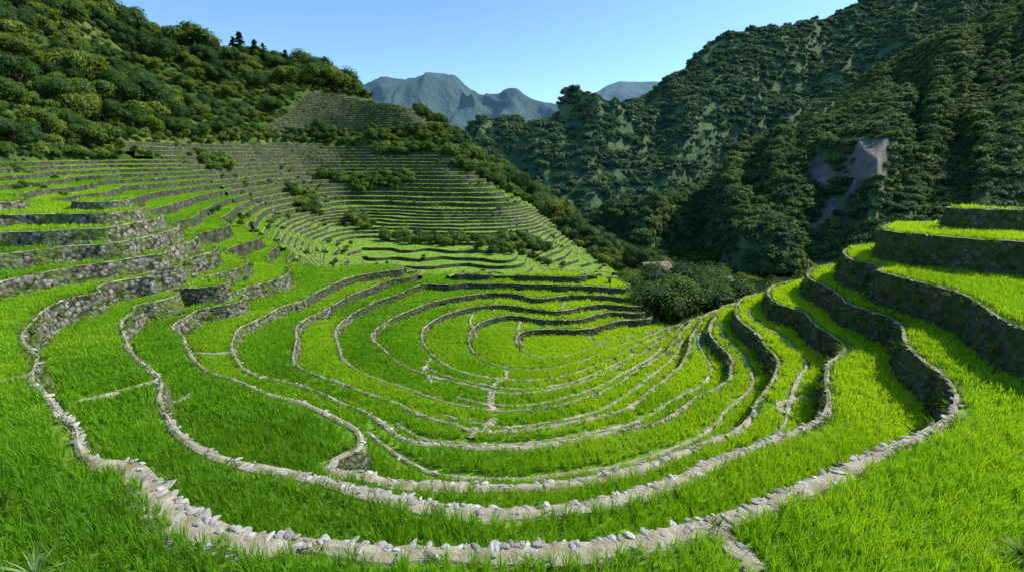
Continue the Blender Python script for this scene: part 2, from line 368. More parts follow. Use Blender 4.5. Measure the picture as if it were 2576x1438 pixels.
def loft(r,f,nu,nv,amp,wl,back,seed,fine=1.):
    d=np.r_[0,np.cumsum(np.linalg.norm(np.diff(r,axis=0),axis=1))];t=np.linspace(0,d[-1],nu)
    R=np.stack([np.interp(t,d,r[:,i]) for i in range(3)],1);Fo=np.stack([np.interp(t,d,f[:,i]) for i in range(3)],1)
    ks=max(1,nu//80)
    for _ in range(ks*2):
        for Q in (R,Fo): Q[1:-1]=.25*Q[:-2]+.5*Q[1:-1]+.25*Q[2:]
    vs=np.linspace(0,1.5,nv)
    P=np.empty((nv,nu,3))
    for j,vv in enumerate(vs):
        if vv<=1: P[j]=Fo*(1-vv)+R*vv
        else:
            P[j]=R; P[j][:,1]+=(vv-1)*2*back; P[j][:,2]-=(vv-1)*2*back*.7
    dx=P[...,0]
    U=np.broadcast_to(t[None],dx.shape)/wl;VV=vs[:,None]*np.ones_like(U)
    wv=np.clip(np.sin(np.pi*np.clip(vs,0,1)),0,1)[:,None]**.6*1.0
    wp=fbm(U*1.2,VV*2.,3,seed)*1.6
    rd=1-np.abs(2*fbm(U+wp,VV*.8+seed,2,seed+2)/.75-1)
    rd2=1-np.abs(2*fbm(U*2.6+wp*1.5,VV*2.5,2,seed+5)/.75-1)
    disp=amp*((rd-.6)*1.1+(rd2-.6)*.35)*(wv*.95+.0)+amp*.10*(fbm(U*6,VV*7,3,seed+8)-.45)*fine
    P[...,2]+=disp;P[...,1]-=disp*.5;P[...,0]-=disp*.35
    return P,vs,rd
def loft_obj(name,P,m):
    nv,nu=P.shape[:2];i=np.arange(nv*nu).reshape(nv,nu)
    f=np.stack([i[:-1,:-1],i[:-1,1:],i[1:,1:],i[1:,:-1]],-1).reshape(-1,4)
    return mesh_obj(name,P.reshape(-1,3).tolist(),f.tolist(),m if isinstance(m,list) else [m],smooth=True)
def mat_mtn(name,c1,c2,c3,sc,haze_glow):
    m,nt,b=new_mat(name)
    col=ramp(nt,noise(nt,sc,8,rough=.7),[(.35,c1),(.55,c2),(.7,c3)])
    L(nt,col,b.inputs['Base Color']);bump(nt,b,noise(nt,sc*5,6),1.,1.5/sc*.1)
    b.inputs['Emission Color'].default_value=(*haze_glow,1);b.inputs['Emission Strength'].default_value=1  # emission imitates haze; the ground itself gives no light
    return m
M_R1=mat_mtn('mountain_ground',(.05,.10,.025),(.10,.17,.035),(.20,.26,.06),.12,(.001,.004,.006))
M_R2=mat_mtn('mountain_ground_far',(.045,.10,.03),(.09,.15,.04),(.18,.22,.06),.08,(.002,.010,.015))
M_F1=mat_mtn('distant_mountain_rock_hazed',(.03,.06,.06),(.05,.09,.08),(.08,.12,.10),.02,(.030,.070,.108))  # distance haze painted in as bluish base colour plus glow
M_F2=mat_mtn('distant_peak_rock_hazed',(.05,.08,.09),(.06,.10,.10),(.09,.12,.12),.01,(.065,.14,.21))  # stronger painted haze for the farthest peaks
M_scar=mat_mtn('landslide_rock',(.10,.10,.06),(.24,.20,.17),(.30,.18,.13),.35,(.001,.003,.004))
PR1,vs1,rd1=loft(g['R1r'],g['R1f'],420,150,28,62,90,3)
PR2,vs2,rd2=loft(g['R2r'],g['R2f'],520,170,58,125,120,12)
PF1,_,_=loft(g['F1r'],g['F1f'],360,110,95,150,200,20)
PF2,_,_=loft(g['F2r'],g['F2f'],160,60,60,200,200,27)
PM,vsM,rdM=loft(g['Mr'],g['Mf'],80,40,5,30,60,31)
bz=(PR1[...,0]/PR1[...,1]);ez=((PR1[...,2]-CZ)/PR1[...,1])
def nearest(c0):
    tb=(c0[0]/c0[1],(c0[2]-CZ)/c0[1]);dd=((bz-tb[0])**2+(ez-tb[1])**2)+(vs1[:,None]>1)*9
    j,i=np.unravel_index(dd.argmin(),dd.shape);return PR1[j,i]
SC0=nearest(PY(2160,400,150));SC1=nearest(PY(2040,570,130))
def inscar(Q,grow=1.):
    D=(Q-SC0)*np.array([1.05,.7,1.2])
    d=np.linalg.norm(D,axis=-1)
    nz=fbm(Q[...,0]/2.2,Q[...,2]/3.4,4,91)
    a=d<grow*(7.2+19*(nz-.47))
    w=SC1-SC0;t=np.clip(((Q-SC0)@w)/(w@w),0,1);dl=np.linalg.norm(Q-SC0-t[...,None]*w,axis=-1)
    return a|(dl<grow*(3.0*(1-t*.4)+7*(nz-.47)))
o=loft_obj('forested_mountain',PR1,[M_R1,M_scar])
cc=(PR1[:-1,:-1]+PR1[1:,1:])/2;o.data.polygons.foreach_set('material_index',inscar(cc,1.1).reshape(-1).astype(np.int32))
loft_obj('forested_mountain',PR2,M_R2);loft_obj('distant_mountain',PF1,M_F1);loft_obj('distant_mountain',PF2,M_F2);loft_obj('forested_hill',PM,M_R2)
# ---------------- instancing
def scatter(name,P,rot,scl,coll,idx=None,tone=None):
    P=np.asarray(P,float);m=len(P)
    me=bpy.data.meshes.new(name);me.vertices.add(m);me.vertices.foreach_set('co',P.ravel())
    def attr(nm,ty,arr,key):
        a=me.attributes.new(nm,ty,'POINT');a.data.foreach_set(key,np.ascontiguousarray(arr,dtype=np.int32 if ty=='INT' else np.float32).ravel())
    if np.ndim(scl)==1: scl=np.repeat(np.asarray(scl)[:,None],3,1)
    attr('rot','FLOAT_VECTOR',rot,'vector');attr('scl','FLOAT_VECTOR',scl,'vector')
    nc=len(coll.objects)
    attr('idx','INT',rng.integers(0,nc,m) if idx is None else idx,'value')
    attr('tone','FLOAT',np.zeros(m) if tone is None else tone,'value')
    o=bpy.data.objects.new(name,me);COL.objects.link(o)
    ng=bpy.data.node_groups.new('scatter','GeometryNodeTree')
    ng.interface.new_socket('Geometry',in_out='INPUT',socket_type='NodeSocketGeometry')
    ng.interface.new_socket('Geometry',in_out='OUTPUT',socket_type='NodeSocketGeometry')
    nd=ng.nodes;gi=nd.new('NodeGroupInput');go=nd.new('NodeGroupOutput')
    ip=nd.new('GeometryNodeInstanceOnPoints');ci=nd.new('GeometryNodeCollectionInfo')
    ci.inputs['Collection'].default_value=coll;ci.inputs['Separate Children'].default_value=True;ci.inputs['Reset Children'].default_value=True
    def na(n_,t):
        a=nd.new('GeometryNodeInputNamedAttribute');a.data_type=t;a.inputs['Name'].default_value=n_;return a.outputs['Attribute']
    lk=ng.links.new
    lk(gi.outputs[0],ip.inputs['Points']);lk(ci.outputs[0],ip.inputs['Instance']);ip.inputs['Pick Instance'].default_value=True
    lk(na('idx','INT'),ip.inputs['Instance Index'])
    er=nd.new('FunctionNodeEulerToRotation');lk(na('rot','FLOAT_VECTOR'),er.inputs[0]);lk(er.outputs[0],ip.inputs['Rotation'])
    lk(na('scl','FLOAT_VECTOR'),ip.inputs['Scale']);lk(ip.outputs[0],go.inputs[0])
    md=o.modifiers.new('scatter','NODES');md.node_group=ng;return o
def collection(name,objs):
    c=bpy.data.collections.new(name)
    for o in objs: c.objects.link(o)
    return c
def part(name,v,f,mats,mi=None,smooth=False):
    me=bpy.data.meshes.new(name);me.from_pydata([tuple(map(float,a)) for a in v],[],f)
    for m in mats: me.materials.append(m)
    if mi is not None: me.polygons.foreach_set('material_index',np.asarray(mi,np.int32))
    if smooth: me.polygons.foreach_set('use_smooth',np.ones(len(f),bool))
    return bpy.data.objects.new(name,me)
def tuft(name,nb,hmin,hmax,spread,wd,mat,lean=.45):
    v=[];f=[]
    for _ in range(nb):
        a=random.uniform(0,6.283);r=spread*math.sqrt(random.random());bx,by=r*math.cos(a),r*math.sin(a)
        h=random.uniform(hmin,hmax);ld=a+random.uniform(-1,1);ln=random.uniform(.1,lean)*h
        wa=random.uniform(0,3.14);wx,wy=wd*math.cos(wa),wd*math.sin(wa);s=len(v)
        for t,wf,lf in ((0,.7,0),(.55,1,.3),(1,0,1)):
            x=bx+math.cos(ld)*ln*lf;y=by+math.sin(ld)*ln*lf;z=h*(t-.12*lf*t)
            if wf: v+=[(x-wx*wf,y-wy*wf,z),(x+wx*wf,y+wy*wf,z)]
            else: v.append((x,y,z))
        f+=[(s,s+1,s+3,s+2),(s+2,s+3,s+4)]
    return part(name,v,f,[mat])
M_rice=leafmat('rice_leaf',[(.12,(.08,.24,.012)),(.40,(.25,.51,.018)),(.78,(.54,.74,.028))],.5,.78,'tone')
RN=collection('rice_near',[tuft('rice_plant',32,.22,.40,.048,.0055,M_rice) for _ in range(6)])
RM=collection('rice_mid',[tuft('rice_clump',46,.16,.28,.16,.010,M_rice,.4) for _ in range(4)])
RF=collection('rice_far',[tuft('rice_clump_far',60,.10,.22,.32,.022,M_rice,.4) for _ in range(4)])
kd_pts=[(a[0],a[1]) for k,p,nr,z0,z1,w in rails for a in p]
kd=kdtree.KDTree(len(kd_pts))
for i_,p in enumerate(kd_pts): kd.insert((p[0],p[1],0),i_)
kd.balance()
kb2=kdtree.KDTree(len(bpts))
for i_,p in enumerate(bpts): kb2.insert((p[0],p[1],0),i_)
kb2.balance()
def rice(x0,x1,y0,y1,sp,dmin,dmax,coll,name,smin,smax,padu=.42,padd=.2,jit=.7):
    xs=np.arange(x0,x1,sp);ys=np.arange(y0,y1,sp*.85);gx,gy=np.meshgrid(xs,ys);gx=gx.ravel();gy=gy.ravel()
    dd=np.hypot(gx,gy);mk=(dd>=dmin)&(dd<dmax)&(np.abs(gx)<gy*1.35+3.5)&(gy>1.5)
    gx=gx[mk]+(rng.random(mk.sum())-.5)*sp*jit+.12*np.sin(gy[mk]*.9);gy=gy[mk]+(rng.random(mk.sum())-.5)*sp*jit*1.2
    h=H(gx,gy);ix=IDX_bowl(gx,h);kp=keep_bowl(gx,gy,h)&(ix>=0);gx,gy,h,ix=gx[kp],gy[kp],h[kp],ix[kp]
    ds=np.array([kd.find((a,b,0))[2] for a,b in zip(gx,gy)]);fr=ix-np.floor(ix)
    db=np.array([kb2.find((a,b,0))[2] for a,b in zip(gx,gy)])
    ok=(ds>np.where(fr<.5,padu,padd))&(db>.17);gx,gy,ix=gx[ok],gy[ok],ix[ok]
    z=Z_bowl(gx,np.floor(ix).astype(int))
    ang=np.floor((np.arctan2(gx-2,gy-14)+fbm(gx/5,gy/5,2,40))*1.6)
    k=np.floor(ix)
    hs=np.sin(k*12.9898+ang*78.233)*43758.5453;hs=hs-np.floor(hs)
    tone=.16+.40*hs*sstep(6,16,np.hypot(gx,gy))+.42*sstep(-8,6,gx)+.35*(fbm(gx/1.7,gy/1.7,3,50)-.45)+.14*sstep(12,24,gy)
    m=len(gx);r=np.zeros((m,3));r[:,2]=rng.random(m)*6.28;r[:,0]=rng.normal(0,.07,m);r[:,1]=rng.normal(0,.07,m)
    return scatter(name,np.stack([gx,gy,z-.01],1),r,rng.uniform(smin,smax,m)*(.75+.5*fbm(gx,gy,2,60)),coll,tone=np.clip(tone,0,1)),m
print('rice',rice(-14,15,1.5,13,.17,0,12,RN,'rice_plants',.85,1.2,.28,.14,.38)[1])
print('rice',rice(-32,28,5,26,.23,12,24,RM,'rice_plants',.85,1.2,.24,.2)[1])
print('rice',rice(-58,34,12,60,.40,24,75,RF,'rice_plants',.8,1.2,.3,.3)[1])
gx,gy=np.meshgrid(np.arange(-75,20,.62),np.arange(29,116,.62));gx=gx.ravel();gy=gy.ravel()
gx=gx+(rng.random(len(gx))-.5)*.4;gy=gy+(rng.random(len(gy))-.5)*.4
h=H(gx,gy);kp=keep_hill(gx,gy,h);gx,gy,h=gx[kp],gy[kp],h[kp];ixh=IDXH(gx,h);k=np.floor(ixh);fr=ixh-k;ok=(fr<.72)&(fr>.12)&(k>=0);gx,gy,k,h=gx[ok],gy[ok],k[ok],h[ok]
m=len(gx);r=np.zeros((m,3));r[:,2]=rng.random(m)*6.28
scatter('hillside_rice_plants',np.stack([gx,gy,HL[k.astype(int)]],1),r,rng.uniform(.45,.75,m)*np.where(h<-2,.6,1),RF,tone=np.clip(.3+.7*(fbm(gx/7,gy/7,3,70)-.3)+.25*((k*7)%3-1)*.5,0,1))
# stones
def rock(name,mat,fl=.62):
    bm=bmesh.new();bmesh.ops.create_icosphere(bm,subdivisions=2,radius=.5)
    pl=[Vector((random.gauss(0,1),random.gauss(0,1),random.gauss(0,1))).normalized() for _ in range(9)]
    for v_ in bm.verts:
        d=v_.co.normalized();s=min(.30/max(.3,abs(d.dot(p))) if d.dot(p)>.55 else .5 for p in pl)
        v_.co=d*min(s*1.05,.5)*random.uniform(.95,1.05)
        v_.co.z*=fl;v_.co.y*=.8
    me=bpy.data.meshes.new(name);bm.to_mesh(me);bm.free();me.materials.append(mat);return bpy.data.objects.new(name,me)
def mat_rock(name,stops):
    m,nt,b=new_mat(name);oi=N(nt,'ShaderNodeObjectInfo')
    col=ramp(nt,oi.outputs['Random'],stops)
    col=mix(nt,ramp(nt,noise(nt,18,5),[(.4,(0,0,0)),(.7,(.5,.5,.5))]),col,(.16,.15,.11))
    L(nt,col,b.inputs['Base Color']);bump(nt,b,noise(nt,40,4),.5,.02);return m
M_rk=mat_rock('rim_stone',[(0,(.26,.23,.18)),(.3,(.46,.42,.35)),(.55,(.36,.31,.29)),(.8,(.58,.54,.47)),(1,(.68,.64,.57))])
M_rkw=mat_rock('wall_stone',[(0,(.15,.14,.09)),(.4,(.26,.24,.17)),(.7,(.12,.15,.05)),(1,(.40,.37,.31))])
M_rkm=mat_rock('wall_stone_mossy_shaded',[(0,(.06,.065,.035)),(.4,(.13,.12,.08)),(.7,(.08,.12,.03)),(1,(.24,.22,.17))])  # darker, slightly greener copy of the wall stone; shade is in the colour
RC=collection('rim_stones',[rock('stone',M_rk,.42) for _ in range(8)])
WC=collection('wall_stones',[rock('wall_stone',M_rkw) for _ in range(5)])
WM=collection('mossy_shaded_stones',[rock('mossy_shaded_stone',M_rkm) for _ in range(5)])
sp_=[];sr=[];ss=[];wp=[[],[]];wrr=[[],[]];ws=[[],[]];weeds=[];ferns=[]
for k,p,nr,z0,z1,w in rails:
    m=len(p);hd=np.hypot(p[:,0],p[:,1])
    dens_=vnoise(p[:,0]*.6,p[:,1]*.6,77)
    for i_ in range(m-1):
        D=hd[i_]
        if D>40 or p[i_,1]<1.5: continue
        ang=math.atan2(nr[i_,1],nr[i_,0])+math.pi/2
        dens=dens_[i_]
        nn=(4 if D<8 else 2 if D<12 else 1)+(1 if dens>.6 and D<14 else 0)
        prob=.9 if D<10 else (.7 if D<16 else .35)
        for _ in range(nn):
            if random.random()>prob or D>26: continue
            t=random.random();o_=random.choice((-.01,0,.03,.07,.12)) if random.random()<.7 else random.uniform(0,w[i_])
            q=p[i_]*(1-t)+p[i_+1]*t+nr[i_]*(o_-.01)
            sc=random.uniform(.08,.18)*(1.4 if random.random()<.15 else 1)*(1 if D<12 else .8)
            sp_.append((q[0],q[1],z1[i_]+.045+random.uniform(-.02,.02)));sr.append((random.gauss(0,.15),random.gauss(0,.15),ang+random.gauss(0,.6)+(1.57 if random.random()<.4 else 0)))
            ss.append((sc*random.uniform(1,1.7),sc*random.uniform(.8,1.2),sc*random.uniform(.7,1.2)))
        if random.random()<(.8 if D>12 else .3)*(1.5 if dens<.5 else .5):
            q=p[i_]-nr[i_]*random.uniform(-.2,.1);zz=z1[i_]+.02 if random.random()<.5 else random.uniform(z0[i_],z1[i_])
            weeds.append((q[0],q[1],zz-.03))
        if random.random()<.6:
            q=p[i_]+nr[i_]*(w[i_]+.03);weeds.append((q[0],q[1],z1[i_]-.02))
        if random.random()<.35:
            q=p[i_]-nr[i_]*.16;weeds.append((q[0],q[1],z0[i_]-.02))
        side=1 if (p[i_,0]>3 or p[i_,1]>23) else 0
        hh_=z1[i_]-z0[i_]
        if hh_>.5 and (p[i_,0]>4 or random.random()<.35):
            for _ in range(2 if hh_>.75 else 1):
                if random.random()<.45:
                    fz=random.random()**.7;q=p[i_]-nr[i_]*(.14*(1-fz)+.02);ferns.append((q[0],q[1],z0[i_]+hh_*fz,math.atan2(-nr[i_,1],-nr[i_,0])))
        if D<30 and not (p[i_,0]<-12 and p[i_,1]>26):
            zz=z0[i_]+.03
            while zz<z1[i_]-.02:
                t=random.random();q=p[i_]*(1-t)+p[i_+1]*t
                fr_=(zz-z0[i_])/(z1[i_]-z0[i_]);q=q-nr[i_]*(.10*(1-fr_)-.03)
                if random.random()<.65*(1.3 if dens>.4 else .6):
                    sc=random.uniform(.12,.22)
                    wp[side].append((q[0],q[1],zz));wrr[side].append((random.gauss(0,.3),random.gauss(0,.3),ang+random.gauss(0,.35)))
                    ws[side].append((sc*random.uniform(1,1.4),sc*.8,sc*random.uniform(.7,1.1)))
                zz+=random.uniform(.10,.16)
for q in bst:
    sc=random.uniform(.07,.15);sp_.append(q);sr.append((random.gauss(0,.2),random.gauss(0,.2),random.uniform(0,6.28)));ss.append((sc*1.3,sc,sc))
scatter('rim_stones',sp_,np.array(sr),np.array(ss),RC)
scatter('wall_stones',wp[0],np.array(wrr[0]),np.array(ws[0]),WC)
scatter('wall_stones',wp[1],np.array(wrr[1]),np.array(ws[1]),WM)
M_weed=leafmat('weed_leaf',[(.15,(.08,.17,.012)),(.5,(.17,.29,.025)),(.85,(.34,.40,.07))],.35,.6)
M_wfern=leafmat('wall_fern_leaf',[(.15,(.04,.09,.01)),(.5,(.11,.20,.02)),(.85,(.24,.32,.03))],.35,.6)
WD=collection('wall_weeds',[tuft('weed',34,.08,.2,.09,.008,M_weed,1.2) for _ in range(4)])
WFN=collection('wall_ferns',[tuft('wall_fern',30,.08,.19,.09,.012,M_wfern,1.3) for _ in range(4)])
m=len(weeds);r=rng.normal(0,.3,(m,3));r[:,2]=rng.random(m)*6.28
scatter('wall_weeds',np.array(weeds),r,rng.uniform(.5,1.2,m),WD)
fa_=np.array(ferns);m=len(fa_);r=np.zeros((m,3));r[:,1]=rng.uniform(.9,1.8,m);r[:,2]=fa_[:,3]+rng.normal(0,.4,m)
scatter('wall_ferns',fa_[:,:3],r,rng.uniform(.5,1.1,m),WFN)
print('stones',len(sp_),len(wp[0]),len(wp[1]),m,time.time()-T0)
# ---------------- trees
def ico(c,r,sub=2,nz=.12):
    bm=bmesh.new();bmesh.ops.create_icosphere(bm,subdivisions=sub,radius=1)
    v=[Vector(c)+Vector((a.co.x*r,a.co.y*r,a.co.z*r*.85))*random.uniform(1-nz,1+nz) for a in bm.verts];f=[[q.index for q in a.verts] for a in bm.faces];bm.free();return v,f
M_bark,nt,b=new_mat('bark');L(nt,ramp(nt,noise(nt,9,4),[(.3,(.05,.035,.02)),(.7,(.16,.12,.08))]),b.inputs['Base Color'])
def crown(name,nl,leaf,lobes,mat,core,trunk=None,flat=.8,spread=.62):
    v=[];f=[];mi=[];lb=[]
    for i_ in range(lobes):
        a=6.283*i_/lobes+random.uniform(-.5,.5);rr=random.uniform(.25,spread) if i_ else 0
        lb.append(((rr*math.cos(a),rr*math.sin(a),.62+random.uniform(-.25,.28)*(1 if i_ else 0)+(0.12 if i_==0 else 0)),random.uniform(.26,.46)))
    for c_,r_ in lb:
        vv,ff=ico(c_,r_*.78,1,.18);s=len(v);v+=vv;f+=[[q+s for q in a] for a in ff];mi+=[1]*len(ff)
    for _ in range(nl):
        c_,r_=random.choice(lb);d=Vector((random.gauss(0,1),random.gauss(0,1),random.gauss(.35,1))).normalized()
        p=Vector(c_)+Vector((d.x*r_,d.y*r_,d.z*r_*flat))*random.uniform(.76,1.16)
        nrm=(d+Vector((random.gauss(0,.4),random.gauss(0,.4),random.gauss(.25,.4)))).normalized()
        t=nrm.orthogonal().normalized();b=nrm.cross(t);a=random.uniform(0,6.28);t,b=t*math.cos(a)+b*math.sin(a),b*math.cos(a)-t*math.sin(a)
        l=leaf*random.uniform(.6,1.3);s=len(v)
        v+=[p-t*l,p-b*l*.55+nrm*l*.15,p+t*l,p+b*l*.55+nrm*l*.15];f.append([s,s+1,s+2,s+3]);mi.append(0)
    if trunk:
        segs=[((0,0,-.35),(0,0,.35),.07,.045)]
        for c_,r_ in lb[1:]: segs.append(((0,0,random.uniform(.1,.35)),c_,.035,.012))
        for a,b,ra,rb in segs:
            a=Vector(a);b=Vector(b);d=(b-a).normalized();t=d.orthogonal().normalized();u=d.cross(t);s=len(v)
            for P_,r_ in ((a,ra),(a.lerp(b,.5)+t*.02,(ra+rb)/2),(b,rb)):
                for j in range(7): v.append(P_+t*r_*math.cos(j*.8976)+u*r_*math.sin(j*.8976))
            for ring in range(2):
                for j in range(7): f.append([s+ring*7+j,s+ring*7+(j+1)%7,s+ring*7+7+(j+1)%7,s+ring*7+7+j]);mi.append(2)
    return part(name,v,f,[mat,core,M_bark],mi)
M_leaf=leafmat('forest_leaf',[(.15,(.03,.08,.012)),(.5,(.09,.18,.02)),(.85,(.30,.37,.03))],.4,.65)
M_leafD=leafmat('dark_broadleaf',[(.15,(.04,.10,.015)),(.5,(.09,.18,.02)),(.85,(.19,.28,.035))],.35,.5)
M_leafS=leafmat('shrub_leaf',[(.15,(.05,.11,.012)),(.5,(.13,.22,.025)),(.85,(.28,.36,.04))],.35,.6)
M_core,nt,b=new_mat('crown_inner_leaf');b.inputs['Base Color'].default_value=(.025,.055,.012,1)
M_leafR1=leafmat('mountain_leaf',[(.15,(.05,.11,.022)),(.5,(.10,.185,.032)),(.85,(.23,.30,.045))],.35,.6,haze_glow=(.001,.005,.007))
M_leafR2=leafmat('mountain_leaf_far',[(.15,(.045,.10,.036)),(.5,(.085,.155,.045)),(.85,(.17,.24,.055))],.35,.6,haze_glow=(.003,.014,.021))  # bluer leaf colour and glow carry the painted haze
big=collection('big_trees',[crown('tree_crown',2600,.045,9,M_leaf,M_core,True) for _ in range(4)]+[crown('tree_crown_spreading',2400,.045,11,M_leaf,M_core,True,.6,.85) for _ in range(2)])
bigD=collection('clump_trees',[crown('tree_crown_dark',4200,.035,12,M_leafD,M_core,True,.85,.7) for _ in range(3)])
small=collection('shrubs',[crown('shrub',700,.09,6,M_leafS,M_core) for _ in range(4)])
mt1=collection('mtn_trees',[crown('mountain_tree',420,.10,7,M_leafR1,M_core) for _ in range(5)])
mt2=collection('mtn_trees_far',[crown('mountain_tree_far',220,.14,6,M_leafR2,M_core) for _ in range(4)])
def loft_scatter(name,P,vs,sp,rad,coll,seed,vmax=1.12,skipv=None,only=None):
    nv,nu=P.shape[:2]
    a=np.linalg.norm(np.cross(P[1:,:-1]-P[:-1,:-1],P[:-1,1:]-P[:-1,:-1]),axis=-1)
    vmid=vs[:-1];a=a*(vmid<vmax)[:,None]
    cnt=int(a.sum()/sp**2);pr=(a/a.sum()).ravel();ch=rng.choice(len(pr),cnt,p=pr);j,i_=np.divmod(ch,nu-1);fu=rng.random(cnt)[:,None];fv=rng.random(cnt)[:,None]
    Q=P[j,i_]*(1-fu)*(1-fv)+P[j,i_+1]*fu*(1-fv)+P[j+1,i_]*(1-fu)*fv+P[j+1,i_+1]*fu*fv
    nz=fbm(Q[:,0]/(sp*9),Q[:,1]/(sp*9)+Q[:,2]/(sp*9),3,seed)
    ok=nz>-1
    if skipv is not None: ok&=~skipv(Q,vs[j],i_/nu)
    if only is not None: ok&=only(Q,vs[j],i_/nu)
    Q=Q[ok];m=len(Q);r=np.zeros((m,3));r[:,2]=rng.random(m)*6.28
    s=rng.uniform(.6,1.4,m)*rad*(.75+.5*nz[ok]/.5*.6)
    Q[:,2]-=s*.3
    scatter(name,Q,r,np.stack([s,s,s*rng.uniform(.7,1.05,m)],1),coll);print(name,m)
def gr1(Q,v,u): return (v>.86)&(v<1.02)&(fbm(Q[:,0]/12,Q[:,2]/12,2,90)>.33)&(u<.8)
def skR1(Q,v,u): return gr1(Q,v,u)|(inscar(Q,1.1)&(rng.random(len(Q))<.93))
def skR2(Q,v,u): return (fbm(Q[:,0]/16,Q[:,2]/40,3,95)>.60)&(Q[:,0]<130)
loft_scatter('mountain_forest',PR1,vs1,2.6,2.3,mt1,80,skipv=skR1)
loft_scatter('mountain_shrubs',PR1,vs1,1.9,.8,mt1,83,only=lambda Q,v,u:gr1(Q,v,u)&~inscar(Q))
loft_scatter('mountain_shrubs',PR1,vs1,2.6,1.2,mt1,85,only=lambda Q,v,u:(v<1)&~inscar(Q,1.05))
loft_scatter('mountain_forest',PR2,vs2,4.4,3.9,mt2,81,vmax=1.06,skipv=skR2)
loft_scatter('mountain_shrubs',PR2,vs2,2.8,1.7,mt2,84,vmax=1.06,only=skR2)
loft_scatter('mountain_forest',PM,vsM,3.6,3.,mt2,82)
def area_scatter(name,x0,x1,y0,y1,sp,fn,rad,coll,seed,sink=.15):
    gx,gy=np.meshgrid(np.arange(x0,x1,sp),np.arange(y0,y1,sp));gx=gx.ravel();gy=gy.ravel()
    gx=gx+(rng.random(len(gx))-.5)*sp*.95;gy=gy+(rng.random(len(gy))-.5)*sp*.95
    h=H(gx,gy);ok=fn(gx,gy,h);gx,gy,h=gx[ok],gy[ok],h[ok];m=len(gx)
    s=rad(gx,gy,h)*rng.uniform(.6,1.35,m);r=np.zeros((m,3));r[:,2]=rng.random(m)*6.28
    scatter(name,np.stack([gx,gy,h-s*sink],1),r,np.stack([s,s,s*rng.uniform(.85,1.3,m)],1),coll);print(name,m)
def nearT(x,y,h): return keep_bowl(x,y,h)|keep_hill(x,y,h)
def forest(x,y,h):
    return ~nearT(x,y,h)&~nearT(x+1.2,y-1.2,h-.6)&(y>seam(x)*.55)&(h>3.5)&(x<-8)&(fbm(x/9,y/9,3,33)>.33)&~((x>-38)&(y>86))
area_scatter('forest',-150,-5,28,150,3.3,forest,lambda x,y,h:1.7+2.6*sstep(.35,.65,fbm(x/14,y/14,2,35))*sstep(5,12,h)+.4*sstep(6,14,h),big,1,.05)
area_scatter('hillside_trees',-40,2,84,125,2.4,lambda x,y,h:~nearT(x,y,h)&(h>5),lambda x,y,h:1.5+0*x,big,11,.1)
area_scatter('hillside_shrubs',-120,0,26,135,1.25,lambda x,y,h:~nearT(x,y,h)&(h>2.5)&(x<-8)&(y>seam(x)*.5),lambda x,y,h:.8+0*x,small,2)
def valley(x,y,h): return ~nearT(x,y,h)&((x>12)&(y>31)|(x>17)&(y>26.5)&(h<-2)|(x>-4)&(y>40))&(h<2)
area_scatter('valley_trees',-4,110,26,135,2.6,lambda x,y,h:valley(x,y,h)&((y>48)|(x>19)),lambda x,y,h:1.6+1.0*sstep(50,90,y),big,3,0)
area_scatter('valley_shrubs',-20,70,26,112,1.2,lambda x,y,h:valley(x,y,h)&(y<112),lambda x,y,h:.75+0*x,small,4)
area_scatter('bowl_edge_shrubs',9.5,20,24.5,33,.8,lambda x,y,h:~keep_bowl(x,y,h)&(h<-2.5),lambda x,y,h:.55+0*x,small,8)
def seg(x,y,ax,ay,bx,by,r):
    t=np.clip(((x-ax)*(bx-ax)+(y-ay)*(by-ay))/((bx-ax)**2+(by-ay)**2),0,1);return np.hypot(x-ax-t*(bx-ax),y-ay-t*(by-ay))<r*(.1+2.*fbm(x/2.5,y/2.5,3,44)**1.3*1.2)
SG=[(-30,77,-24,75,1.6),(-24,75,-18,76,1.9),(-10,83,-2,80,1.5),(-15,53,-6,51,1.3),(-6,51,2,52,1.9),(-3,47,5,47,.8),(-41,64,-36,58,1.2),(-7,92,-1,84,2.4),(-1,84,3.5,76,2.4),(3.5,76,7,68,2.4),(7,68,10.5,60,2.2),(10.5,60,12.6,50,2.2),(-24,90,-9,88,1.2),(12,42,13,36,1.6),(-22,62,-18,58,1.),(-30,66,-26,60,1.)]
def bands(x,y,h):
    o=np.zeros(x.shape,bool)
    for s_ in SG: o|=seg(x,y,*s_)
    return o
area_scatter('terrace_shrubs',-50,16,29,96,1.0,bands,lambda x,y,h:.5+.014*(y-30),small,5,.25)
area_scatter('terrace_weeds',-60,16,20,110,1.4,lambda x,y,h:nearT(x,y,h)&(fbm(x/3,y/3,3,66)>.54)&((y>seam(x)+3)|(y>29)&(x<-19)),lambda x,y,h:.32+0*x,small,6,.3)
area_scatter('terrace_top_shrubs',16,40,12,26,.6,lambda x,y,h:(h>3.9)&(h<9),lambda x,y,h:.4+0*x,small,7,.2)
def tree(x,y,s,zs=1.,z=None,variant=0,src=None):
    src=src or big;o_=src.objects[variant%len(src.objects)];o=bpy.data.objects.new('broadleaf_tree',o_.data);COL.objects.link(o)
    o.location=(x,y,z+.2*s);o.scale=(s,s,s*zs);o.rotation_euler=(0,0,random.uniform(0,6.28));return o
for (px,py,Y,s,q) in ((1580,800,28,1.2,0),(1630,808,28,2.0,1),(1700,808,27.5,2.3,2),(1770,805,28,2.1,0),(1825,780,30,1.8,1),(1600,780,30,2.1,2),(1680,775,31,2.5,1),(1765,760,33,2.4,2),(1560,775,31,1.1,0)):
    x,_,z=PY(px,py,Y);tree(x,Y,s,1.05,z-.3,q,bigD)
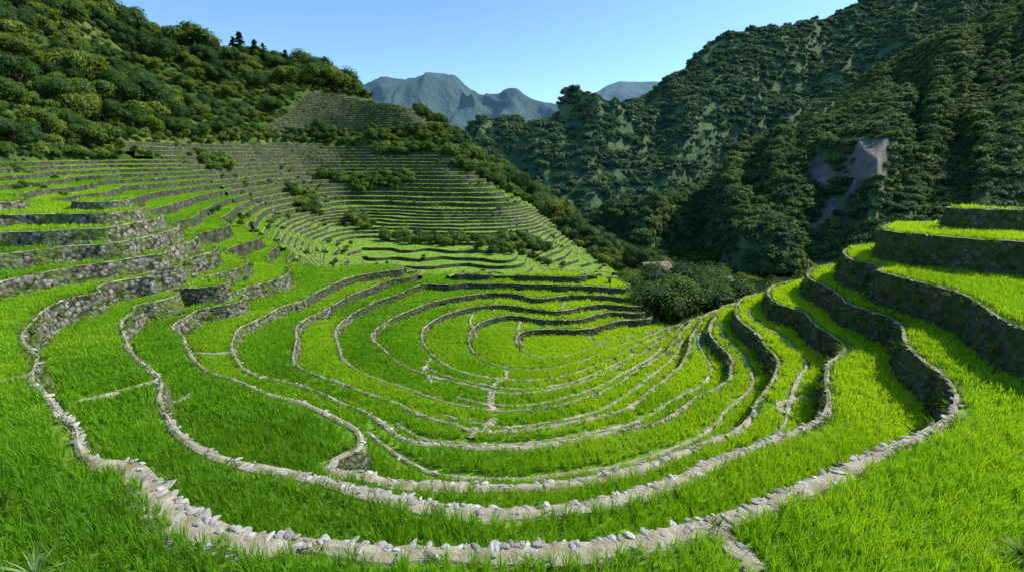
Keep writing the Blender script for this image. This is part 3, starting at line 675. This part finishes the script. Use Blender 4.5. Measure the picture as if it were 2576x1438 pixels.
for (px,py,Y,s,q) in ((490,140,110,7,4),(340,115,100,3.5,0),(770,190,118,3.6,1),(700,165,120,3.6,2)):
    x,_,z=PY(px,py,Y);tree(x,Y,s,.8,z-1,q)
def conifer():
    v=[];f=[];mi=[]
    for j in range(8): 
        a=j*.785;v+=[(.03*math.cos(a),.03*math.sin(a),-.2),(.008*math.cos(a),.008*math.sin(a),1)]
    for j in range(8): f.append([2*j,(2*j+2)%16,(2*j+3)%16,2*j+1]);mi.append(1)
    br=[(random.random()**.8,random.uniform(0,6.28),random.uniform(.6,1.25)) for _ in range(70)]
    for t,a0,ln in br:
        for _ in range(26):
            u=random.random();R=(.36*(1-t)+.03)*ln*u;a=a0+random.gauss(0,.16);z=.15+.85*t-R*.35+random.gauss(0,.008)
            p=Vector((R*math.cos(a),R*math.sin(a),z));l=.045;d=Vector((math.cos(a),math.sin(a),-.35))*l;w=Vector((-math.sin(a),math.cos(a),random.uniform(-.4,.4)))*l*.5
            s=len(v);v+=[p-d,p-w,p+d,p+w];f.append([s,s+1,s+2,s+3]);mi.append(0)
    return part('conifer_mesh',v,f,[M_leaf,M_bark],mi).data
cms=[conifer() for _ in range(3)]
for q_,(px,py,Y,s) in enumerate(((594,160,116,6.),(612,165,117,7.5),(648,165,118,6),(668,168,118,5.5),(722,172,119,4.5))):
    x,_,z=PY(px,py,Y);o=bpy.data.objects.new('conifer_tree',cms[q_%3]);COL.objects.link(o);o.location=(x,Y,z-.5);o.scale=(s*1.35,s*1.35,s);o.rotation_euler=(0,0,q_*1.3)
# ---------------- small farm houses beyond the clump
M_roof,nt,b=new_mat('roof_sheet');wv=N(nt,'ShaderNodeTexWave');wv.inputs['Scale'].default_value=6;L(nt,N(nt,'ShaderNodeTexCoord').outputs['Object'],wv.inputs['Vector']);L(nt,ramp(nt,noise(nt,3,4),[(.3,(.30,.20,.12)),(.7,(.48,.36,.24))]),b.inputs['Base Color']);bump(nt,b,wv.outputs[1],.6,.05)
M_roofg,nt,b=new_mat('roof_metal_grey');L(nt,ramp(nt,noise(nt,3,4),[(.3,(.35,.38,.42)),(.7,(.55,.58,.62))]),b.inputs['Base Color'])
M_hw=mat_ground('house_wall',(.25,.2,.14),(.4,.34,.25),2,.3,.03)
M_win,nt,b=new_mat('window_dark');b.inputs['Base Color'].default_value=(.02,.02,.025,1);b.inputs['Roughness'].default_value=.2
def house(px,py,Y,w,dp,hh,rh,roof,name,rz):
    x,_,z=PY(px,py,Y);e=bpy.data.objects.new(name,None);COL.objects.link(e);e.location=(x,Y,z-hh-rh);e.rotation_euler=(0,0,rz)
    a,b_=w/2,dp/2
    mesh_obj('walls',[(-a,-b_,-2),(a,-b_,-2),(a,b_,-2),(-a,b_,-2),(-a,-b_,hh),(a,-b_,hh),(a,b_,hh),(-a,b_,hh),(-a,0,hh+rh*.93),(a,0,hh+rh*.93)],[(0,1,5,4),(1,2,6,9,5),(2,3,7,6),(3,0,4,8,7)],[M_hw],parent=e)
    o=.3;c=a+o;d=b_+o;t=.06;zl=hh-rh*o/b_
    mesh_obj('roof',[(-c,-d,zl),(c,-d,zl),(c,0,hh+rh),(-c,0,hh+rh),(c,d,zl),(-c,d,zl),(-c,-d,zl+t),(c,-d,zl+t),(c,0,hh+rh+t),(-c,0,hh+rh+t),(c,d,zl+t),(-c,d,zl+t)],[(0,1,2,3),(3,2,4,5),(6,7,8,9),(9,8,10,11),(0,1,7,6),(4,5,11,10),(1,2,8,7),(2,4,10,8),(0,3,9,6),(3,5,11,9)],[roof],parent=e)
    for k_,xx in enumerate((-a*.5,a*.5)):
        mesh_obj('window_%d'%(k_+1),[(xx-.25,-b_-.02,hh*.35),(xx+.25,-b_-.02,hh*.35),(xx+.25,-b_-.02,hh*.8),(xx-.25,-b_-.02,hh*.8)],[(0,1,2,3)],[M_win],parent=e)
    mesh_obj('door',[(-.25,-b_-.02,0),(.25,-b_-.02,0),(.25,-b_-.02,hh*.75),(-.25,-b_-.02,hh*.75)],[(0,1,2,3)],[M_win],parent=e)
house(1650,660,44,2.2,1.7,1.2,.4,M_roof,'farm_house',.15)
house(1800,690,43,2.2,1.7,1.1,.3,M_roofg,'farm_shed',-.1)
M_spk,nt,b=new_mat('pale_spiky_leaf');b.inputs['Base Color'].default_value=(.26,.34,.16,1)
def spiky(name,n_,ln,wd,mat,loc,droop=.5):
    v=[];f=[]
    for _ in range(n_):
        a=random.uniform(0,6.28);el=random.uniform(.35,1.35);l=ln*random.uniform(.6,1.1);d=Vector((math.cos(a)*math.cos(el),math.sin(a)*math.cos(el),math.sin(el)));s_=Vector((-math.sin(a),math.cos(a),0));s=len(v)
        for t in (0,.3,.6,.85,1):
            p=d*l*t-Vector((0,0,droop*l*t*t*(1-math.sin(el)*.6)));w=wd*(1-t)**.6
            v+=[p-s_*w,p+s_*w]
        for q in range(4): f.append([s+2*q,s+2*q+1,s+2*q+3,s+2*q+2])
    o=part(name,v,f,[mat]);COL.objects.link(o);o.location=loc;return o
x,y=PZ(95,1465,0);spiky('spiky_plant',26,.55,.009,M_spk,(x,y,.12),.3)
x,y=PZ(15,1290,0);spiky('fern_plant',60,.36,.018,M_weed,(x,y,.12),.5)
x,y=PZ(2570,1420,0);spiky('fern_plant',60,.33,.018,M_weed,(x,y,.12),.5)
# ---------------- camera, light, sky
cam=bpy.data.cameras.new('camera');co=bpy.data.objects.new('camera',cam);COL.objects.link(co)
cam.sensor_width=36;cam.lens=16;cam.clip_end=9000;cam.clip_start=.05;co.location=(0,0,CZ);co.rotation_euler=(math.radians(74),0,0)
scene.camera=co
SUN=Vector((.80,.27,.82)).normalized()
w_=bpy.data.worlds.new('World');scene.world=w_;w_.use_nodes=True;nt=w_.node_tree
sk=nt.nodes.new('ShaderNodeTexSky');sk.sky_type='NISHITA';sk.sun_disc=False;sk.sun_elevation=math.asin(SUN.z);sk.sun_rotation=math.atan2(SUN.x,SUN.y)
sk.air_density=1.;sk.dust_density=.5;sk.ozone_density=2.;sk.altitude=300
L(nt,mix(nt,1.,sk.outputs[0],(.94,1.22,1.48),'MULTIPLY'),nt.nodes['Background'].inputs[0]);nt.nodes['Background'].inputs[1].default_value=.15
su=bpy.data.lights.new('sun','SUN');su.energy=5;su.angle=math.radians(.5);su.color=(1,.96,.88);so=bpy.data.objects.new('sun',su);COL.objects.link(so)
so.rotation_euler=(-SUN).to_track_quat('-Z','Y').to_euler()
print('done',time.time()-T0)
